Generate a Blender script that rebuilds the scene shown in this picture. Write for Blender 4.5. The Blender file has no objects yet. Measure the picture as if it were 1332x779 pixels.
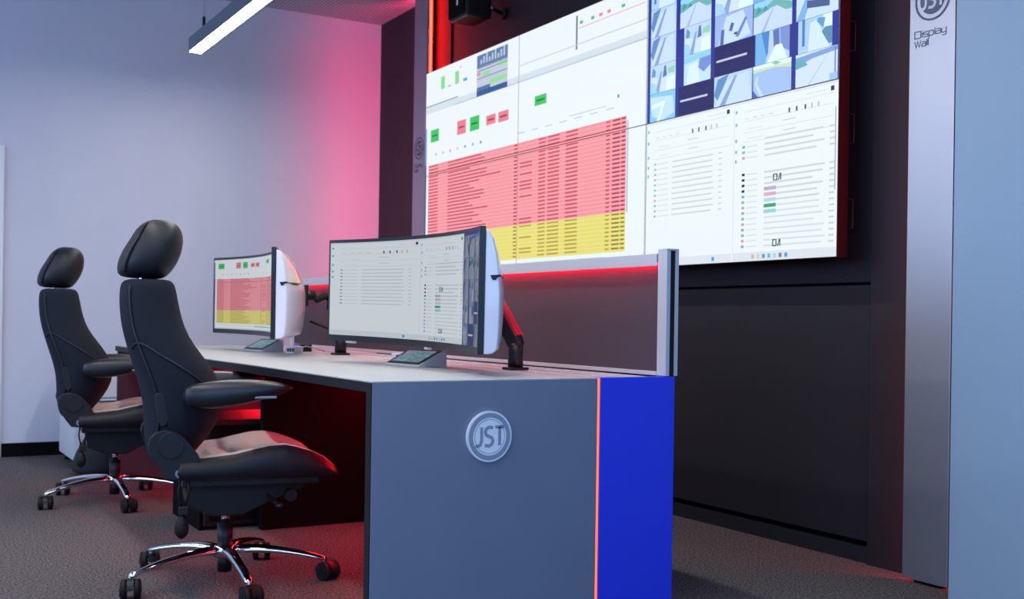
import bpy, bmesh, math, random
from mathutils import Vector, Matrix
from math import sin, cos, pi, radians, atan, tan, sqrt
random.seed(7)
COL = bpy.context.scene.collection

# ------------------------------------------------------------------ materials
def lin(c):
    return tuple(((v/255.0)/12.92 if v/255.0 <= .04045 else ((v/255.0+.055)/1.055)**2.4) for v in c)

def mat(name, rgb, rough=.5, metal=0., spec=.5, noise=0., nscale=60., bump=0., bscale=200., emis=None, estr=0., coat=0., aniso=None):
    m = bpy.data.materials.new(name); m.use_nodes = True
    nt = m.node_tree; b = nt.nodes['Principled BSDF']
    c = lin(rgb)
    b.inputs['Base Color'].default_value = (*c, 1)
    b.inputs['Roughness'].default_value = rough
    b.inputs['Metallic'].default_value = metal
    b.inputs['Specular IOR Level'].default_value = spec
    if coat: b.inputs['Coat Weight'].default_value = coat; b.inputs['Coat Roughness'].default_value = .05
    if emis:
        b.inputs['Emission Color'].default_value = (*emis, 1); b.inputs['Emission Strength'].default_value = estr
    tc = nt.nodes.new('ShaderNodeTexCoord')
    if noise:
        n = nt.nodes.new('ShaderNodeTexNoise'); n.inputs['Scale'].default_value = nscale; n.inputs['Detail'].default_value = 6
        nt.links.new(tc.outputs['Object'], n.inputs['Vector'])
        r = nt.nodes.new('ShaderNodeMix'); r.data_type = 'RGBA'
        r.inputs['A'].default_value = (*[v*(1-noise) for v in c], 1); r.inputs['B'].default_value = (*[min(1, v*(1+noise)) for v in c], 1)
        nt.links.new(n.outputs['Fac'], r.inputs['Factor']); nt.links.new(r.outputs['Result'], b.inputs['Base Color'])
    if bump:
        n = nt.nodes.new('ShaderNodeTexNoise'); n.inputs['Scale'].default_value = bscale; n.inputs['Detail'].default_value = 4
        nt.links.new(tc.outputs['Object'], n.inputs['Vector'])
        if aniso:
            mp = nt.nodes.new('ShaderNodeMapping'); mp.inputs['Scale'].default_value = aniso
            nt.links.new(tc.outputs['Object'], mp.inputs['Vector']); nt.links.new(mp.outputs['Vector'], n.inputs['Vector'])
        bp = nt.nodes.new('ShaderNodeBump'); bp.inputs['Strength'].default_value = bump; bp.inputs['Distance'].default_value = .002
        nt.links.new(n.outputs['Fac'], bp.inputs['Height']); nt.links.new(bp.outputs['Normal'], b.inputs['Normal'])
    return m

M = {}
M['wall'] = mat('painted_wall', (205, 207, 220), .9, noise=.04, nscale=3, bump=.15, bscale=150)
M['cladding'] = mat('black_cladding', (33, 34, 41), .6, spec=.3, bump=.2, bscale=900)
M['gap'] = mat('shadow_gap', (8, 8, 9), .9, spec=.1)
M['silver'] = mat('brushed_silver', (176, 180, 192), .5, metal=1., bump=.1, bscale=60, aniso=(40, 40, 1))
M['etch'] = mat('etched_grey', (78, 86, 106), .5, metal=.3)
M['alu'] = mat('aluminium', (205, 206, 212), .4, metal=.35)
M['white_panel'] = mat('white_lacquer_panel', (140, 163, 182), .45, noise=.03, nscale=2)
M['whiteboard'] = mat('whiteboard', (226, 228, 232), .25)
M['desk_top'] = mat('desk_top_laminate', (172, 175, 176), .5, noise=.03, nscale=6)
M['desk_edge'] = mat('dark_edge', (20, 21, 25), .6, spec=.3)
M['desk_end'] = mat('slate_grey_laminate', (116, 126, 146), .6, noise=.05, nscale=7, bump=.1, bscale=800)
M['desk_blue'] = mat('blue_laminate', (38, 62, 232), .5, noise=.03, nscale=7, bump=.1, bscale=800)
M['black'] = mat('black_plastic', (18, 18, 20), .45, spec=.4)
M['black_matt'] = mat('black_matt', (12, 12, 14), .85, spec=.08)
M['bezel'] = mat('bezel_black', (12, 12, 14), .35)
M['divider'] = mat('divider_fabric', (62, 54, 66), .85, noise=.25, nscale=700, bump=.5, bscale=900)
M['gloss_white'] = mat('gloss_white_shell', (232, 230, 238), .22, coat=.6)
M['fabric'] = mat('chair_fabric', (22, 27, 38), .85, spec=.25, noise=.2, nscale=500, bump=.4, bscale=900)
M['leather'] = mat('chair_leatherette', (15, 18, 25), .5, spec=.4, bump=.2, bscale=500)
M['armpad'] = mat('arm_pad', (19, 21, 26), .38, spec=.5)
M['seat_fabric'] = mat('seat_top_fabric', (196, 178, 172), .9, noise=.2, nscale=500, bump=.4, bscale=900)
M['chrome'] = mat('polished_chrome', (225, 226, 230), .08, metal=1.)
M['steel'] = mat('satin_steel', (170, 172, 176), .3, metal=1.)
M['rubber'] = mat('rubber', (16, 16, 17), .6, spec=.3)
M['emblem'] = mat('emblem_silver', (240, 243, 247), .4)
M['emblem_grey'] = mat('emblem_grey', (140, 156, 178), .5)
M['grey_plastic'] = mat('light_grey_plastic', (168, 170, 176), .4)
M['hub_white'] = mat('hub_white', (220, 220, 228), .35)
M['pedestal'] = mat('white_pedestal', (215, 216, 222), .5)
M['bag'] = mat('dark_cloth', (44, 45, 50), .9, noise=.2, nscale=90, bump=.5, bscale=60)
M['lamp_body'] = mat('lamp_grey', (120, 128, 140), .4, metal=.4)
M['lamp_light'] = mat('lamp_diffuser', (255, 255, 255), .5, emis=(1, .98, .95), estr=42)
M['led_red'] = mat('red_led', (120, 20, 20), .5, emis=(1, .006, .003), estr=62)
M['led_soft'] = mat('red_led_soft', (120, 20, 20), .5, emis=(1, .006, .010), estr=30)
M['led_pink'] = mat('pink_red_led', (120, 20, 20), .5, emis=(1, .03, .14), estr=85)
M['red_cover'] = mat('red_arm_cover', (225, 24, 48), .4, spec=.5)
M['led_desk'] = mat('red_led_desk', (120, 20, 20), .5, emis=(1, .10, .03), estr=3)
M['led_under'] = mat('red_led_under_desk', (120, 20, 20), .5, emis=(1, .008, .02), estr=85)
M['led_rail'] = mat('red_led_rail', (120, 20, 20), .5, emis=(1, .008, .03), estr=75)
M['led_blue'] = mat('blue_led', (30, 30, 200), .5, emis=(.2, .2, 1), estr=1)

# carpet
m = bpy.data.materials.new('carpet'); m.use_nodes = True; nt = m.node_tree; b = nt.nodes['Principled BSDF']
b.inputs['Roughness'].default_value = .95; b.inputs['Specular IOR Level'].default_value = .1
tc = nt.nodes.new('ShaderNodeTexCoord'); n1 = nt.nodes.new('ShaderNodeTexNoise'); n1.inputs['Scale'].default_value = 130; n1.inputs['Detail'].default_value = 5
n2 = nt.nodes.new('ShaderNodeTexNoise'); n2.inputs['Scale'].default_value = 2; cr = nt.nodes.new('ShaderNodeValToRGB')
cr.color_ramp.elements[0].position = .36; cr.color_ramp.elements[0].color = (*lin((48, 46, 49)), 1)
cr.color_ramp.elements[1].position = .64; cr.color_ramp.elements[1].color = (*lin((118, 113, 113)), 1)
nt.links.new(tc.outputs['Object'], n1.inputs['Vector']); nt.links.new(tc.outputs['Object'], n2.inputs['Vector'])
nt.links.new(n1.outputs['Fac'], cr.inputs['Fac']); nt.links.new(cr.outputs['Color'], b.inputs['Base Color'])
bp = nt.nodes.new('ShaderNodeBump'); bp.inputs['Strength'].default_value = .6; bp.inputs['Distance'].default_value = .004
nt.links.new(n1.outputs['Fac'], bp.inputs['Height']); nt.links.new(bp.outputs['Normal'], b.inputs['Normal'])
M['carpet'] = m

# perforated metal ceiling
m = bpy.data.materials.new('perforated_ceiling'); m.use_nodes = True; nt = m.node_tree; b = nt.nodes['Principled BSDF']
b.inputs['Roughness'].default_value = .5; b.inputs['Metallic'].default_value = .1
tc = nt.nodes.new('ShaderNodeTexCoord'); mp = nt.nodes.new('ShaderNodeMapping'); mp.inputs['Scale'].default_value = (36, 36, 36)
fr = nt.nodes.new('ShaderNodeVectorMath'); fr.operation = 'FRACTION'
sb = nt.nodes.new('ShaderNodeVectorMath'); sb.operation = 'SUBTRACT'; sb.inputs[1].default_value = (.5, .5, 0)
ml = nt.nodes.new('ShaderNodeVectorMath'); ml.operation = 'MULTIPLY'; ml.inputs[1].default_value = (1, 1, 0)
ln = nt.nodes.new('ShaderNodeVectorMath'); ln.operation = 'LENGTH'
ct = nt.nodes.new('ShaderNodeMath'); ct.operation = 'GREATER_THAN'; ct.inputs[1].default_value = .3
mx = nt.nodes.new('ShaderNodeMix'); mx.data_type = 'RGBA'
mx.inputs['A'].default_value = (*lin((120, 120, 128)), 1); mx.inputs['B'].default_value = (*lin((196, 196, 206)), 1)
for a_, b_ in ((tc.outputs['Object'], mp.inputs['Vector']), (mp.outputs['Vector'], fr.inputs[0]), (fr.outputs['Vector'], sb.inputs[0]),
               (sb.outputs['Vector'], ml.inputs[0]), (ml.outputs['Vector'], ln.inputs[0]), (ln.outputs['Value'], ct.inputs[0]),
               (ct.outputs['Value'], mx.inputs['Factor']), (mx.outputs['Result'], b.inputs['Base Color'])):
    nt.links.new(a_, b_)
M['ceiling'] = m

# lit display content: colours of the pixels of the screens
def screen_mat(name, strength):
    m = bpy.data.materials.new(name); m.use_nodes = True; nt = m.node_tree; b = nt.nodes['Principled BSDF']
    at = nt.nodes.new('ShaderNodeAttribute'); at.attribute_name = 'Pixels'
    b.inputs['Base Color'].default_value = (.004, .004, .004, 1); b.inputs['Roughness'].default_value = .5; b.inputs['Specular IOR Level'].default_value = .25
    nt.links.new(at.outputs['Color'], b.inputs['Emission Color']); b.inputs['Emission Strength'].default_value = strength
    return m
M['screen_wall'] = screen_mat('display_wall_pixels', 1.0)
M['screen_mon'] = screen_mat('monitor_pixels', .62)

# ------------------------------------------------------------------ mesh helpers
class MB:
    def __init__(s): s.bm = bmesh.new(); s.mats = []
    def mi(s, m):
        if m not in s.mats: s.mats.append(m)
        return s.mats.index(m)
    def _new(s, before, m, smooth=False):
        i = s.mi(m)
        for f in s.bm.faces:
            if f not in before: f.material_index = i; f.smooth = smooth
    def box(s, lo, hi, m, bev=0., rot=None, piv=None):
        before = set(s.bm.faces)
        vs = [s.bm.verts.new((x, y, z)) for x in (lo[0], hi[0]) for y in (lo[1], hi[1]) for z in (lo[2], hi[2])]
        for q in ((0, 1, 3, 2), (4, 6, 7, 5), (0, 4, 5, 1), (2, 3, 7, 6), (0, 2, 6, 4), (1, 5, 7, 3)):
            s.bm.faces.new([vs[i] for i in q])
        if rot is not None:
            p = Vector(piv) if piv is not None else (Vector(lo)+Vector(hi))/2
            for v in vs: v.co = rot @ (v.co-p) + p
        if bev:
            es = {e for v in vs for e in v.link_edges}
            bmesh.ops.bevel(s.bm, geom=list(es), offset=bev, segments=2, affect='EDGES', profile=.6)
        s._new(before, m, False); return s
    def prism(s, pts, axis, a, b, m, bev=0., smooth=False):
        """polygon pts in the two axes other than axis, extruded a..b"""
        before = set(s.bm.faces)
        def P(p, t):
            return {'x': (t, p[0], p[1]), 'y': (p[0], t, p[1]), 'z': (p[0], p[1], t)}[axis]
        A = [s.bm.verts.new(P(p, a)) for p in pts]; B = [s.bm.verts.new(P(p, b)) for p in pts]
        n = len(pts)
        s.bm.faces.new(A); s.bm.faces.new(B[::-1])
        for i in range(n): s.bm.faces.new([A[i], B[i], B[(i+1) % n], A[(i+1) % n]])
        if bev:
            es = {e for v in A+B for e in v.link_edges}
            bmesh.ops.bevel(s.bm, geom=list(es), offset=bev, segments=2, affect='EDGES', profile=.6)
        s._new(before, m, smooth); return s
    def loft(s, rings, m, smooth=True, closed=True, caps=True):
        before = set(s.bm.faces)
        R = [[s.bm.verts.new(p) for p in r] for r in rings]
        n = len(R[0])
        for a, b in zip(R, R[1:]):
            for i in range(n if closed else n-1):
                j = (i+1) % n
                s.bm.faces.new([a[i], a[j], b[j], b[i]])
        if caps: s.bm.faces.new(R[0][::-1]); s.bm.faces.new(R[-1])
        s._new(before, m, bool(smooth))
        if smooth == 'body':
            for f in s.bm.faces:
                if f not in before and len(f.verts) == n and n > 4: f.smooth = False
        return s
    def tube(s, path, r, m, n=10, caps=True):
        path = [Vector(p) for p in path]
        rs = r if isinstance(r, (list, tuple)) else [r]*len(path)
        rings = []; up = None
        for i, p in enumerate(path):
            t = (path[min(i+1, len(path)-1)]-path[max(i-1, 0)]).normalized()
            if up is None: up = Vector((0, 0, 1)) if abs(t.z) < .9 else Vector((1, 0, 0))
            a = t.cross(up).normalized(); b = t.cross(a).normalized(); up = -b if b.dot(up) < 0 else b
            a = t.cross(up).normalized()
            rings.append([p + (a*cos(2*pi*k/n)+up*sin(2*pi*k/n))*rs[i] for k in range(n)])
        return s.loft(rings, m, True, True, caps)
    def cyl(s, p0, p1, r, m, n=24, r2=None):
        p0, p1 = Vector(p0), Vector(p1); before = set(s.bm.faces)
        t = (p1-p0).normalized(); up = Vector((0, 0, 1)) if abs(t.z) < .9 else Vector((1, 0, 0))
        a = t.cross(up).normalized(); b = t.cross(a).normalized(); r2 = r if r2 is None else r2
        A = [s.bm.verts.new(p0+(a*cos(2*pi*k/n)+b*sin(2*pi*k/n))*r) for k in range(n)]
        B = [s.bm.verts.new(p1+(a*cos(2*pi*k/n)+b*sin(2*pi*k/n))*r2) for k in range(n)]
        i = s.mi(m); f = s.bm.faces.new(A); f.material_index = i; f = s.bm.faces.new(B[::-1]); f.material_index = i
        for k in range(n):
            f = s.bm.faces.new([A[k], A[(k+1) % n], B[(k+1) % n], B[k]]); f.material_index = i; f.smooth = True
        return s
    def ring(s, c, ax_u, ax_v, ax_n, r0, r1, h, m, n=48):
        """flat annulus (r0 may be 0) of thickness h along ax_n"""
        c, u, v, w = Vector(c), Vector(ax_u), Vector(ax_v), Vector(ax_n)
        rr = []
        prof = [(r0, 0), (r0, h), (r1, h), (r1, 0)] if r0 > 0 else [(1e-4, h), (r1, h), (r1, 0)]
        rings = [[c+(u*cos(2*pi*k/n)+v*sin(2*pi*k/n))*r+w*t for k in range(n)] for r, t in prof]
        return s.loft(rings, m, False, True, False)
    def sphere(s, c, r, m, sc=(1, 1, 1), seg=20):
        rings = []
        for i in range(1, seg//2):
            a = pi*i/(seg//2)
            rings.append([(c[0]+r*sc[0]*sin(a)*cos(2*pi*k/seg), c[1]+r*sc[1]*sin(a)*sin(2*pi*k/seg), c[2]-r*sc[2]*cos(a)) for k in range(seg)])
        return s.loft(rings, m)
    def build(s, name, parent=None, subsurf=0, bevel=0.):
        bmesh.ops.recalc_face_normals(s.bm, faces=s.bm.faces[:])
        me = bpy.data.meshes.new(name); s.bm.to_mesh(me); s.bm.free()
        for m in s.mats: me.materials.append(m)
        o = bpy.data.objects.new(name, me); COL.objects.link(o)
        if parent: o.parent = parent
        if bevel:
            md = o.modifiers.new('bevel', 'BEVEL'); md.width = bevel; md.segments = 2; md.limit_method = 'ANGLE'
        if subsurf:
            md = o.modifiers.new('sub', 'SUBSURF'); md.levels = subsurf; md.render_levels = subsurf
        return o

def thing(name, label, cat, loc=(0, 0, 0), rz=0., group=None):
    o = bpy.data.objects.new(name, None); COL.objects.link(o); o.empty_display_size = .1
    o.location = loc; o.rotation_euler = (0, 0, rz); o['label'] = label; o['category'] = cat
    if group: o['group'] = group
    return o
def tag(o, label, cat, group=None):
    o['label'] = label; o['category'] = cat
    if group: o['group'] = group
    return o
def struct(mb, name, parent=None, **k):
    o = mb.build(name, parent, **k)
    if parent is None: o['kind'] = 'structure'
    return o
def copy_tree(o, parent=None):
    c = o.copy(); COL.objects.link(c); c.parent = parent
    for ch in list(o.children): copy_tree(ch, c)
    return c

# stroke lettering: polylines on a unit-high grid
GL = {
 'J': (.62, [[(.40, 1), (.40, .28), (.32, .08), (.16, 0), (-.04, .03)]]),
 'S': (.78, [[(.62, .97), (.3, 1), (.1, .9), (.04, .74), (.12, .58), (.34, .5), (.54, .42), (.62, .26), (.54, .09), (.34, 0), (.02, .03)]]),
 'T': (.62, [[(0, 1), (.66, 1)], [(.33, 1), (.33, 0)]]),
 'D': (1.0, [[(0, 0), (0, 1), (.75, 1), (.85, .9), (.85, .1), (.75, 0), (0, 0)]]),
 'i': (.2, [[(.05, 0), (.05, .7)], [(.05, .92), (.05, 1.0)]]),
 's': (.75, [[(.6, .7), (.1, .7), (0, .6), (0, .45), (.08, .36), (.52, .36), (.6, .27), (.6, .1), (.5, 0), (0, 0)]]),
 'p': (.75, [[(0, -.4), (0, .7), (.5, .7), (.6, .6), (.6, .1), (.5, 0), (0, 0)]]),
 'l': (.2, [[(.05, 0), (.05, 1.0)]]),
 'a': (.75, [[(.05, .7), (.5, .7), (.6, .6), (.6, 0), (.1, 0), (0, .1), (0, .3), (.1, .4), (.6, .4)]]),
 'y': (.75, [[(0, .7), (0, .1), (.1, 0), (.6, 0)], [(.6, .7), (.6, -.3), (.5, -.4), (.1, -.4)]]),
 'W': (1.15, [[(0, 1), (.25, 0), (.5, .9), (.75, 0), (1, 1)]]),
}
def lettering(mb, text, org, u, v, n, h, w, m, depth=.001, sx=1.):
    u, v, n = Vector(u), Vector(v), Vector(n); org = Vector(org); x = 0
    i = mb.mi(m)
    for ch in text:
        adv, strokes = GL[ch]
        for st in strokes:
            P = [Vector(((x+p[0])*h*sx, p[1]*h)) for p in st]
            L, Rr = [], []
            for k, p in enumerate(P):
                d0 = (p-P[k-1]).normalized() if k > 0 else None
                d1 = (P[k+1]-p).normalized() if k < len(P)-1 else None
                d = ((d0 or d1)+(d1 or d0)).normalized(); nn = Vector((-d.y, d.x))
                f = 1/max(.5, nn.dot(Vector((-(d1 or d0).y, (d1 or d0).x))))
                L.append(p+nn*w/2*f); Rr.append(p-nn*w/2*f)
            for k in range(len(P)-1):
                q = [L[k], L[k+1], Rr[k+1], Rr[k]]
                A = [mb.bm.verts.new(org+u*c.x+v*c.y+n*depth) for c in q]; B = [mb.bm.verts.new(org+u*c.x+v*c.y) for c in q]
                fs = [mb.bm.faces.new(A)]
                for e in range(4): fs.append(mb.bm.faces.new([A[e], A[(e+1) % 4], B[(e+1) % 4], B[e]]))
                for f_ in fs: f_.material_index = i
        x += adv

# ------------------------------------------------------------------ room
XW = 3.27; YL = 7.58; ZC = 3.05; XO = -3.4; YB = -2.2
struct(MB().box((XO, YB, -.1), (XW+.3, YL+.15, 0), M['carpet']), 'floor')
struct(MB().box((XO, YB, ZC), (XW+.3, YL+.15, ZC+.1), M['ceiling']), 'ceiling')
struct(MB().box((XO, YL, 0), (XW+.3, YL+.15, ZC), M['wall']), 'wall_left')
struct(MB().box((.755, YL-.012, 0), (XW, YL, .085), M['black_matt']), 'baseboard_left')
struct(MB().box((XO, YB-.15, 0), (XW+.3, YB, ZC), M['wall']), 'wall_back')
mb = MB()
for x0_, x1_, z0_, z1_ in ((-2.26, 1.46, .79, .85), (-2.26, 1.46, 2.55, 2.61), (-2.26, -2.2, .85, 2.55), (1.4, 1.46, .85, 2.55)): mb.box((x0_, YB, z0_), (x1_, YB+.03, z1_), M['white_panel'])
struct(mb, 'window_4')  # unseen window frame, added around the blue fill behind the camera
# operator-side wall with three unseen window openings, added to hold cool fill lights
mb = MB()
wins = [(-1.4, .6), (1.3, 3.3), (4.0, 6.6)]
ys = YB
for a, b in wins:
    mb.box((XO-.2, ys, 0), (XO, a, ZC), M['wall']); mb.box((XO-.2, a, 0), (XO, b, .9), M['wall']); mb.box((XO-.2, a, 2.6), (XO, b, ZC), M['wall']); ys = b
mb.box((XO-.2, ys, 0), (XO, YL+.15, ZC), M['wall'])
struct(mb, 'wall_front')
for i, (a, b) in enumerate(wins):
    mb = MB()
    for lo, hi in (((a, .9), (b, .96)), ((a, 2.54), (b, 2.6)), ((a, .96), (a+.06, 2.54)), ((b-.06, .96), (b, 2.54)), (((a+b)/2-.03, .96), ((a+b)/2+.03, 2.54))):
        mb.box((XO-.12, lo[0], lo[1]), (XO-.05, hi[0], hi[1]), M['white_panel'])
    struct(mb, 'window_%d' % (i+1))

# dark cladding wall carrying the video wall, its joints as recessed gaps
mb = MB()
def clad(y0, y1, z0, z1, x=XW): mb.box((x, y0, z0), (XW+.1, y1, z1), M['cladding'])
g = .006
mb.box((XW+.03, 2.4, 0), (XW+.3, YL, ZC), M['gap'])
clad(2.4, 2.946-g, 0, ZC)                       # strip beside right pillar
clad(6.43+.02, YL, 0, ZC)
clad(2.946+g*.3, 6.43-.0, 1.062, ZC, XW+.008)
clad(2.946+g*.3, 4.69-g/2, .085, 1.05, XW+.008); clad(4.69+g/2, 6.43, .085, 1.05, XW+.008)
mb.box((XW+.012, 2.946+g*.3, 0), (XW+.1, 6.43, .06), M['cladding'])
struct(mb, 'wall_right')
# pale panelled partition nearer the camera
mb = MB().box((3.05, YB, 0), (3.2, 2.404, ZC), M['white_panel'])
mb.box((3.2, YB, 0), (XW+.3, 2.42, ZC), M['gap'])
struct(mb, 'wall_near', bevel=.004)
struct(MB().box((-.25, YL-.02, .0), (.75, YL-.004, 1.935), M['whiteboard'], .004), 'door_1')

# ------------------------------------------------------------------ pillars
U_P = (0, -1, 0); V_P = (0, 0, 1); N_P = (-1, 0, 0)
def logo(mb, c, u, v, n, R, ring_m, fill_m, letter_m, t=.0012, disc=True):
    c, u_, v_, n_ = Vector(c), Vector(u), Vector(v), Vector(n)
    mb.ring(c, u, v, n, R*.90, R, t, ring_m)
    if fill_m: mb.ring(c, u, v, n, 0, R*.70, t, fill_m)
    h = R*.76; lettering(mb, 'JST', c - u_*R*.62 - v_*h*.5 + n_*(t if fill_m else 0), u, v, n, h, R*.13, letter_m, t, .84)
def pillar(name, label, y0, y1):
    xf = 3.185
    t = thing(name, label, 'pillar', (xf+.02, (y0+y1)/2, 0), 0, 'brushed silver pillars flanking the video wall')
    ox, oy = xf+.02, (y0+y1)/2
    hw = (y1-y0)/2
    mb = MB().box((-.02, -hw, .012), (.0, hw, ZC), M['silver'], .002); mb.build('cover_panel', t)
    MB().box((0, -hw+.035, 0), (XW-ox, hw-.035, ZC), M['black_matt']).build('carcass', t)
    e = MB(); logo(e, (-.0205, -.001, 2.03), U_P, V_P, N_P, .073, M['etch'], M['etch'], M['silver']); e.build('emblem', t)['label'] = 'round JST emblem on the pillar'
    e = MB(); lettering(e, 'Display', (-.0202, hw-.022, 1.906), U_P, V_P, N_P, .0235, .0034, M['etch'], .0008, 1.32)
    lettering(e, 'Wall', (-.0202, hw-.022, 1.874), U_P, V_P, N_P, .0225, .0034, M['etch'], .0008, 1.2); e.build('lettering', t)['label'] = 'dark lettering Display Wall'
    for sgn in (-1, 1):
        MB().box((.012, sgn*(hw-.03)-.005, .02), (.03, sgn*(hw-.03)+.005, ZC-.01), M['led_pink'] if (sgn > 0 and y0 > 5) else M['led_red'] if y0 > 5 else M['led_soft']).build('led_strip', t)['label'] = 'glowing red light strip behind the pillar edge'
    return t
pillar('silver_pillar', 'wide brushed silver pillar with round emblem right of the video wall', 2.513, 2.703)
pillar('silver_pillar', 'narrow-looking brushed silver pillar at the far left end of the video wall', 6.63, 6.82)

# ------------------------------------------------------------------ screen content
W_ = lin((238, 247, 252))
def rect(x0, y0, x1, y1): return [(x0, y0), (x1, y0), (x1, y1), (x0, y1)]
class Content:
    def __init__(s, bg=W_): s.q = [(rect(0, 0, 1, 1), bg, 0)]
    def r(s, x0, y0, x1, y1, c, lay=1): s.q.append((rect(x0, y0, x1, y1), lin(c), lay))
    def p(s, pts, c, lay=1): s.q.append((pts, lin(c), lay))
def frame(C, x0, y0, x1, y1):
    return (lambda u, v: (x0+(x1-x0)*u, y0+(y1-y0)*v))

def table_view(C, F, taskbar=True, simple=False):
    """browser window with status boxes and the red and yellow alarm table, in the unit square of F"""
    def r(x0, y0, x1, y1, c, lay=1):
        a = F(x0, y0); b = F(x1, y1); C.r(a[0], a[1], b[0], b[1], c, lay)
    r(0, .80, 1, .83, (214, 228, 240))
    r(0, .832, .19, .838, (150, 160, 170)); r(.17, .80, 1, .806, (190, 205, 222), 2)
    r(.5, .868, 1, .873, (205, 216, 228)); 
    r(0, 0, 1, .012, (205, 216, 226)); r(.0, .0, .008, .73, (120, 170, 205), 2); r(0, 0, .006, .55, (60, 70, 90), 3)
    if not simple:
        r(.742, .852, .748, .983, (100, 110, 130)); r(.75, .93, .99, .933, (240, 160, 180))
        for a in (.757, .80, .86, .83, .91): r(a, .945, a+.012, .957, (70, 200, 120) if a in (.757, .80, .91) else (240, 130, 150), 2)
        r(.292, .80, .447, .985, (196, 206, 222), 1)
        r(.292, .93, .447, .985, (98, 126, 172), 2)
        for k in range(9): r(.31+k*.0145, .942, .318+k*.0145, .962+.012*(k % 3), (190, 205, 225), 3)
        r(.292, .895, .31, .907, (240, 130, 160), 2); r(.325, .885, .362, .903, (150, 225, 150), 2); r(.405, .905, .445, .922, (150, 225, 150), 2)
        for z in (.878, .912, .925): r(.292, z, .447, z+.004, (120, 135, 165), 2)
        r(.36, .842, .445, .86, (150, 225, 150), 3); r(.292, .802, .447, .826, (58, 92, 150), 3); r(.292, .826, .362, .842, (86, 118, 168), 2)
        for a, b, z0, z1, c in ((.09, .112, .898, .957, (140, 220, 150)), (.13, .15, .897, .905, (140, 220, 150)), (.172, .194, .896, .955, (140, 220, 150)), (.218, .24, .896, .909, (80, 170, 220)), (.20, .206, .965, .972, (130, 140, 150))):
            r(a, z0, b, z1, c, 2)
    G, Rd = (58, 200, 100), (238, 130, 142)
    for a, b, z0, z1, c in ((.032, .081, .656, .716, G), (.188, .236, .656, .72, Rd), (.258, .308, .655, .719, G), (.344, .392, .661, .703, Rd), (.405, .455, .658, .703, Rd), (.573, .624, .681, .721, G)):
        r(a, z0, b, z1, c, 2); r(a+.008, (z0+z1)/2-.004, b-.008, (z0+z1)/2+.004, tuple(int(v*.6) for v in c), 3)
    for k, c in enumerate(((200, 200, 205), (210, 200, 205), (235, 170, 170), (225, 210, 140), (90, 180, 220), (170, 180, 190), (90, 180, 120))): r(.06+k*.042, .588, .07+k*.042, .6, c, 2)
    for k in range(7): r(.5+k*.06, .585, .53+k*.06, .589, (190, 205, 215), 2)
    r(.90, .62, .907, .632, (110, 150, 200), 2); r(.72, .60, .86, .603, (190, 205, 215), 2)
    r(.02, .205, .933, .547, (246, 152, 162)); r(.02, .061, .933, .205, (232, 222, 118))
    n1 = 22; dz = (.547-.205)/n1
    rnd = random.Random(5)
    for k in range(n1 + 9):
        z = .547-(k+1)*dz
        if z < .063: break
        red = k < n1
        tx = (206, 70, 98) if red else (176, 160, 60); ln_ = (250, 184, 190) if red else (238, 230, 150); dk = (176, 40, 75) if red else (140, 122, 40)
        r(.02, z, .933, z+dz*.16, ln_, 2)
        zz0, zz1 = z+dz*.34, z+dz*.72
        if k == 2: tx = (170, 40, 66); r(.02, zz0, .933, zz0+dz*.22, (150, 30, 60), 3)
        cols = [(.022, .08), (.138, .138+rnd.uniform(.12, .22)), (.485, .498), (.594, .624), (.634, .682), (.708, .756), (.862, .876), (.885, .912), (.916, .93)]
        if rnd.random() < .4: cols.append((.51, .565))
        if k == 6: cols[1] = (.138, .42)
        for j, (a, b) in enumerate(cols): r(a, zz0, b, zz1, dk if j in (2, 7, 8) else tx, 3)
    r(.935, .2, .94, .53, (180, 200, 215)); r(.4, .035, .86, .045, (150, 175, 200), 2); r(.0, .04, 1., .043, (200, 215, 228), 1)

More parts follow.
